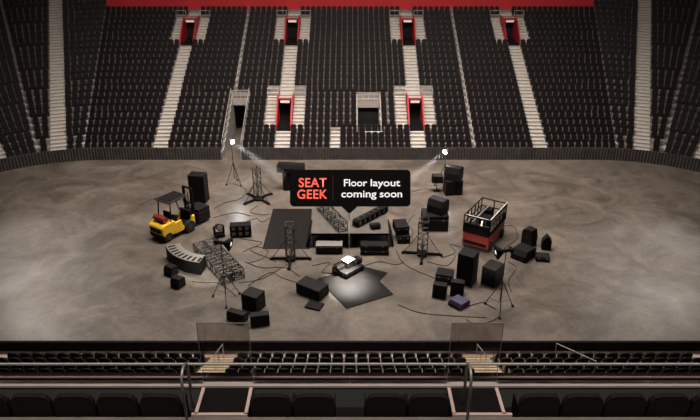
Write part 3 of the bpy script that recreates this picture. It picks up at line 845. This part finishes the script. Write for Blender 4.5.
# --- right group
rz = -32
speaker(470.8, 287.6, .95, .92, 1.0, rz, 'lower black cabinet of the tall speaker stack')
speaker(0, 0, .95, .92, .98, rz, 'upper black cabinet of the tall speaker stack', z=1.002, loc=corner(470.8, 287.6, .95, .92, rz))
speaker(494, 288.5, .86, 1.05, 1.18, -38, 'single black cabinet between the tall stack and the lamp tripod')
wedge(445.5, 299.6, .76, .6, .80, -16, 'small black monitor at the foot of the tall stack, farther from it')
wedge(463, 297.6, .74, .62, .86, -14, 'small black monitor at the foot of the tall stack, against it')
road_case(0, 0, .95, .8, .62, -18, 'low dark case behind the two small monitors', loc=G(445, 283.5) + Vector((0, .3, 0)))
wedge(459.3, 311.3, .82, .92, .34, -48, 'low wedge with a violet lid before the small monitors', top='violet')
wedge(524.5, 263.5, 1.0, 1.35, .66, -44, 'long slanted black monitor beside the red lift')
wedge(0, 0, .62, .8, 1.12, 40, 'upright slanted black monitor behind the long one', loc=G(530, 249.5) + Vector((.1, .75, 0)))
o = thing('floor_monitor', 'small upright monitor with a pointed top, beside the long one', 'speaker', G(545.5, 248.5), -10)
Mg = Matrix.Rotation(R(90), 4, 'Z')
MB().prism([(-.29, 0), (.29, 0), (.29, .62), (.02, 1.0), (-.29, .66)], -.24, .24, Mg).build('cabinet', 'blacktop', o, .02)
MB().prism([(-.24, .05), (.24, .05), (.24, .58), (.02, .9), (-.24, .62)], -.255, -.24, Mg).build('grille', 'grille', o)
road_case(549.5, 262.8, .82, .62, .34, -10, 'flat dark case on the floor beside the long slanted monitor')

# --- far speaker cluster behind the sign, and the one by the far lamp
c = G(288.5, 189)
speaker(0, 0, .75, .7, 1.5, 0, 'black cabinet half hidden behind the sign', loc=c)
o = wedge(0, 0, 2.0, .95, .6, -8, 'wide slanted black monitor on the cabinet behind the sign', z=1.505, loc=c + Vector((.25, 0, 0)))
c = G(452.3, 193)
speaker(0, 0, 1.3, .95, 1.15, 6, 'black cabinet in front of the far lamp stand', loc=c)
wedge(0, 0, 1.15, .95, 1.0, -30, 'slanted black monitor on the cabinet in front of the far lamp', z=1.155, loc=c + Vector((.02, .05, 0)))
c = G(436.5, 191); o = thing('box_lamp', 'square black lamp on a short stand beside the far cabinet', 'stage lamp', c, 0)
MB().box(-.40, .40, -.3, .35, .75, 1.32).build('housing', 'black', o, .03); MB().bar((0, 0, .05), (0, 0, .75), .03).build('pole', 'dksteel', o); MB().box(-.22, .22, -.22, .22, 0, .05).build('base', 'dksteel', o)

# --- forklift
c = G(175.2, 232.6); F = thing('forklift', 'yellow forklift with a dark roof and red tank carrying black speakers', 'forklift', c, 55); F.scale = (1.1, 1.1, 1.09)
hw = .62
def px_(prof, w0, w1):            # profile in (x, z), swept across y
    n = len(prof); vs = [(x, w0, z) for x, z in prof] + [(x, w1, z) for x, z in prof]
    fs = [tuple(range(n)), tuple(range(2*n-1, n-1, -1))] + [(i, n+i, n+(i+1) % n, (i+1) % n) for i in range(n)]
    return MB().add(vs, fs)
px_([(-1.35, .55), (-1.35, .95), (-1.2, 1.12), (-.45, 1.18), (-.35, 1.12), (-.35, .32), (-1.2, .32)], -hw, hw).build('counterweight', 'yellow', F, .06)
MB().box(-1.37, -1.345, -.46, .46, .60, .88).build('rear_grille', 'black', F)
px_([(-1.3, .2), (-1.36, .5), (-.3, .5), (-.3, .2)], -hw + .03, hw - .03).build('rear_bumper', 'black', F)
px_([(-.4, .3), (-.4, 1.0), (.1, 1.02), (.2, .55), (.75, .50), (.95, .95), (1.12, .95), (1.12, .3)], -hw, -hw + .16).build('side_frame', 'yellow', F, .03)
px_([(-.4, .3), (-.4, 1.0), (.1, 1.02), (.2, .55), (.75, .50), (.95, .95), (1.12, .95), (1.12, .3)], hw - .16, hw).build('side_frame', 'yellow', F, .03)
MB().box(-.4, 1.1, -hw + .16, hw - .16, .3, .52).build('floor_pan', 'black', F)
MB().box(.92, 1.1, -hw + .16, hw - .16, .52, 1.2).build('dashboard', 'black', F, .03)
MB().box(-.42, .12, -.3, .3, .95, 1.16).build('seat', 'black', F, .04); MB().box(-.48, -.34, -.28, .28, 1.16, 1.62).build('seat_back', 'black', F, .04)
mb = MB(); mb.tube([(.66 + .04 * math.cos(t), .17 * math.cos(t), 1.36 + .17 * math.sin(t) * .5) for t in [2 * math.pi * k / 16 for k in range(17)]], .018); mb.bar((.92, 0, 1.15), (.66, 0, 1.36), .025)
mb.build('steering_wheel', 'black', F)
for x, xt in ((-.62, -.5), (.98, .62)):
    for s in (-1, 1): MB().bar((x, s * (hw - .07), 1.1 if x < 0 else .9), (xt, s * (hw - .1), 2.32), .04, 6).build('roof_post', 'black', F)
MB().box(-.72, .8, -hw + .02, hw - .02, 2.32, 2.40).build('roof', 'dksteel', F, .03)
MB().box(-.6, .66, -hw + .16, hw - .16, 2.40, 2.415).build('roof_panel', 'blacktop', F)
for s in (-1, 1):
    MB().box(1.24, 1.36, s * .34 - .07, s * .34 + .07, .12, 2.55).build('mast_rail', 'black', F)
for z in (.5, 1.5, 2.5): MB().box(1.26, 1.34, -.34, .34, z, z + .1).build('mast_crossbar', 'black', F)
MB().bar((1.3, 0, .3), (1.3, 0, 2.3), .05, 8).build('lift_cylinder', 'steel', F)
MB().box(1.38, 1.46, -.55, .55, .2, .9).build('fork_carriage', 'black', F)
for s in (-1, 1): MB().box(1.46, 2.5, s * .32 - .07, s * .32 + .07, .10, .16).build('fork', 'dksteel', F)
def wheel(x, y, r, w):
    s = 1 if y > 0 else -1
    wl = MB().bar((x, y - w / 2, r), (x, y + w / 2, r), r, 24).build('wheel', 'rubber', F, .03)
    MB().bar((x, y + s * (w / 2 - .01), r), (x, y + s * (w / 2 + .015), r), r * .5, 16).build('hub', 'hubgrey', wl)
for s in (-1, 1): wheel(.62, s * (hw + .02), .38, .26); wheel(-.95, s * (hw - .08), .29, .22)
tk = MB().bar((-.92, -.46, 1.36), (-.92, .46, 1.36), .19, 16)
for y in (-.24, 0, .24): tk.bar((-.92, y - .03, 1.36), (-.92, y + .03, 1.36), .205, 16)
tk.build('gas_tank', 'redtank', F, smooth=False)
MB().box(-1.05, -.78, -.3, .3, 1.14, 1.2).build('tank_cradle', 'black', F)
# load on the forks and the cabinet standing behind it
fd = Vector((math.cos(R(55)), math.sin(R(55)), 0))
lc = c + fd * 2.2
o = road_case(0, 0, 1.1, 1.0, .95, -35, 'dark case carried on the forks of the yellow forklift', loc=lc, z=.165)
speaker(0, 0, 1.2, .85, 2.15, -8, 'tall black speaker cabinet standing beyond the forklift', loc=corner(206, 203.5, 1.2, .85, -8), cones=2)

# --- scissor lift
cl = G(483, 240.0); Sx = thing('scissor_lift', 'red scissor lift with a black railing and pale panels', 'scissor lift', cl, 58); Sx.scale = (1.06, 1.06, 1.1)
L2, W2 = 1.42, .80
MB().box(-L2, L2, -W2, W2, .20, .97).build('chassis', 'liftred', Sx, .03)
MB().box(-L2 - .02, -L2, -W2 + .1, W2 - .1, .3, .5).build('control_cover', 'black', Sx)
ml = MB()
for k in range(3):
    for s in (-1, 1): ml.bar((-1.1, s * .45, .84 + k * .05), (1.1, s * .45, .88 + k * .05), .03)
ml.build('scissor_arms', 'dksteel', Sx)
MB().box(-L2, L2, -W2, W2, .98, 1.06).build('platform', 'dksteel', Sx); MB().box(-L2 + .05, L2 - .05, -W2 + .05, W2 - .05, 1.06, 1.07).build('platform_mat', 'dksteel', Sx)
for s in (-1, 1):
    r_ = MB()
    r_.bar((-L2, s * W2, 2.04), (L2, s * W2, 2.04), .04); r_.bar((-L2, s * W2, 1.55), (L2, s * W2, 1.55), .035)
    r_.box(-L2, L2, s * W2 - .02, s * W2 + .02, 1.06, 1.22)
    for k in range(6): x = -L2 + 2 * L2 * k / 5; r_.bar((x, s * W2, 1.0), (x, s * W2, 2.04), .035)
    r_.build('long_railing', 'black', Sx)
    e_ = MB(); x = s * L2
    e_.bar((x, -W2, 2.04), (x, W2, 2.04), .04); e_.bar((x, -W2, 1.55), (x, W2, 1.55), .035)
    for y in (-W2, 0, W2): e_.bar((x, y, 1.0), (x, y, 2.04), .035)
    e_.build('end_railing', 'black', Sx)
MB().box(-L2 + .05, L2 - .05, -W2 - .006, -W2 + .006, 1.1, 2.0).build('side_board', 'black', Sx)
MB().box(-L2 - .02, -L2 + .02, -W2 + .04, W2 - .04, 1.0, 1.60).build('end_panel', 'black', Sx)
MB().bar((-L2, -W2, 2.10), (L2, -W2, 2.10), .03).build('top_bar', 'white', Sx); MB().bar((-L2, -W2 + .1, 2.10), (-L2, W2 - .1, 2.10), .025).build('top_bar', 'white', Sx)
for xa, xb, za, zb in ((-1.3, -.62, 1.74, 1.96), (-.46, -.02, 1.74, 1.96), (.2, .78, 1.72, 1.96), (.9, 1.22, 1.6, 1.9), (-1.3, -.84, 1.3, 1.64), (-.66, -.36, 1.3, 1.64), (.3, .6, 1.42, 1.6)):
    MB().box(xa, xb, -W2 - .035, -W2 - .01, za, zb).build('pale_panel', 'white', Sx)
MB().prism([(-W2 - .035, 0), (-W2 - .01, 0), (-W2 - .01, .3), (-W2 - .035, .3)], -.18, .1, Matrix.Translation((0, 0, 1.32))).build('pale_panel', 'white', Sx)
MB().bar((-1.0, .45, 1.5), (.9, .1, 1.95), .045).build('inner_bar', 'steel', Sx); MB().bar((-.6, -.3, 1.3), (.4, .5, 1.8), .05).build('inner_bar', 'black', Sx)
MB().bar((-L2 + .2, -.2, 1.15), (-.2, .1, 1.3), .06).build('inner_bar', 'white', Sx)
o_ = MB().box(-.2, .5, -.45, .35, 1.07, 1.5).build('tool_box', 'black', Sx, .02); MB().box(.5, 1.1, -.1, .4, 1.07, 1.75).build('control_box', 'black', Sx, .02)
for sx_ in (-1, 1):
    for sy_ in (-1, 1):
        wl = MB().bar((sx_ * .98, sy_ * W2 - .09, .27), (sx_ * .98, sy_ * W2 + .09, .27), .27, 20).build('wheel', 'rubber', Sx, .02)
        MB().bar((sx_ * .98, sy_ * (W2 + .08), .27), (sx_ * .98, sy_ * (W2 + .10), .27), .13, 14).build('hub', 'dksteel', wl)

# --- cables
def cable(pts, label, r=.022):
    P = [G(*p) for p in pts]; out = []
    for i in range(len(P) - 1):
        a, b, c, d = P[max(i-1, 0)], P[i], P[i+1], P[min(i+2, len(P)-1)]
        for k in range(8):
            t = k / 8; out.append(.5 * ((2*b) + (c - a) * t + (2*a - 5*b + 4*c - d) * t*t + (3*b - a - 3*c + d) * t**3))
    out.append(P[-1])
    return tag(MB().tube([(p.x, p.y, r) for p in out], r, 5).build('cable', 'cable'), label, 'cable', 'cables on the floor')
cable([(234, 184), (246, 190), (240, 199), (225, 203), (214, 209)], 'thin black cable from the tunnel lamp stand to the forklift')
cable([(258, 206), (250, 212), (262, 215), (271, 214)], 'thin black cable curling before the slim tower')
cable([(240, 239), (262, 243), (250, 250), (268, 258), (276, 262)], 'thin black cable from the effects rack to the tower on the sheet')
cable([(239, 283), (262, 279), (285, 266), (291, 262)], 'thin black cable between the trusses and the tower on the sheet')
cable([(248, 286), (270, 273), (282, 278), (297, 283)], 'thin black cable running to the lying speaker')
cable([(312, 266), (330, 263), (322, 272), (337, 274)], 'thin black cable from the tower to the white-topped stack')
cable([(360, 268), (378, 262), (396, 265), (404, 262)], 'thin black cable from the white-topped stack to the near lattice tower')
cable([(414, 215), (408, 224), (413, 232), (407, 243)], 'thin black cable looping beside the two stacked cases')
cable([(441, 258), (455, 253), (450, 245), (459, 247)], 'thin black cable from the lattice tower to the red lift')
cable([(398, 305), (420, 313), (450, 316), (486, 318)], 'long thin cable sweeping before the violet-lidded wedge')
cable([(470, 306), (482, 303), (490, 306), (496, 310)], 'short thin cable from the violet wedge to the lamp tripod')
cable([(497, 228), (513, 226), (517, 238), (508, 246), (500, 252)], 'thin cable looping out beside the red lift')
cable([(412, 192), (425, 189), (436, 191)], 'thin cable from the sign side to the box lamp')
cable([(140, 205), (160, 197), (183, 196)], 'thin cable trailing behind the forklift')
cable([(466, 320), (476, 324), (490, 322), (499, 317)], 'thin cable curling beside the near barrier')

cable([(236, 226), (255, 219), (262, 222), (270, 218)], 'thin black cable running from the effects rack to the large sheet')
cable([(245, 262), (262, 268), (285, 268), (300, 277)], 'thin black cable crossing below the tower on the sheet')
cable([(243, 252), (256, 247), (268, 251), (262, 259), (249, 263)], 'thin black cable loop beside the tower on the sheet')
cable([(213, 218), (235, 213), (250, 216)], 'thin cable from behind the effects rack towards the slim tower')
cable([(427, 262), (445, 266), (452, 262), (456, 255)], 'thin cable behind the low dark case and the tall stack')
cable([(396, 250), (402, 262), (414, 270), (436, 279)], 'thin cable from the stage to the small monitors')
cable([(508, 262), (516, 268), (509, 280), (511, 292)], 'thin cable between the long slanted monitor and the single cabinet')
cable([(236, 296), (220, 284), (206, 283), (192, 282)], 'thin cable from the flared lamp tripod to the pair of small monitors')
# ------------------------------------------------------------------ lights
def area(name, loc, dst, sx_, sy_, e, col, spread=180):
    l = bpy.data.lights.new(name, 'AREA'); l.shape = 'RECTANGLE'; l.size = sx_; l.size_y = sy_; l.energy = e; l.color = col; l.spread = R(spread)
    o = bpy.data.objects.new(name, l); COL.objects.link(o); o.location = loc; o.rotation_mode = 'QUATERNION'; o.rotation_quaternion = aim(loc, dst); return o
WARM = (1.0, .905, .825)
area('house_lights', (0, 40, 30), (0, 40.001, 0), 28, 8, 11000, WARM, 120)
area('stand_lights', (0, 42, 26), (0, 62, 4), 50, 3, 3300, WARM, 110)
# added spot, brightens the white box top; the sign holds no lamp
spot('box_top_fill', (bx, Ys - .1, tipz - .15), (bx, Ys, .8), 1100, 17, .6, (1, .96, .9), .05)
spot('sheet_pool_fill', (bx, Ys - .75, 2.1), (bx + .05, Ys - 1.1, 0), 4200, 88, 1.0, (1, .96, .9), .06)  # added spot without a fixture, makes the pool on the sheet
spot('horn_light', tuple(G(226.5, 299.5) + Vector((-.55, .0, 3.45))), tuple(G(206, 271)), 1500, 48, .7, (1, .95, .85), .08)
area('balcony_fill', (0, 5.0, 26), (0, 9, 12), 22, 1.5, 720, WARM, 76)  # added fill that brightens the dim balcony, no known lamp
spot('horn_light', tuple(G(499, 309.5) + Vector((.5, 0, 3.5))), tuple(G(480, 262)), 900, 40, .8, (1, .95, .85), .08)
for x in (-39.5, 39.5):
    spot('corner_flood', (x * .93, 63, 25.5), (x * .47, 33.5, 0), 14500, 19, 1.0, WARM, .7)
w = bpy.data.worlds.new('dark_hall'); sc.world = w; w.use_nodes = True
w.node_tree.nodes['Background'].inputs[0].default_value = (.9, .8, .72, 1); w.node_tree.nodes['Background'].inputs[1].default_value = .012

sc.view_settings.view_transform = 'Standard'; sc.view_settings.look = 'None'
sc.view_settings.exposure = 0.0; sc.view_settings.gamma = 1.0; sc.view_settings.use_curve_mapping = False
sc.cycles.use_denoising = True
sc.cycles.max_bounces = 6; sc.cycles.transparent_max_bounces = 12
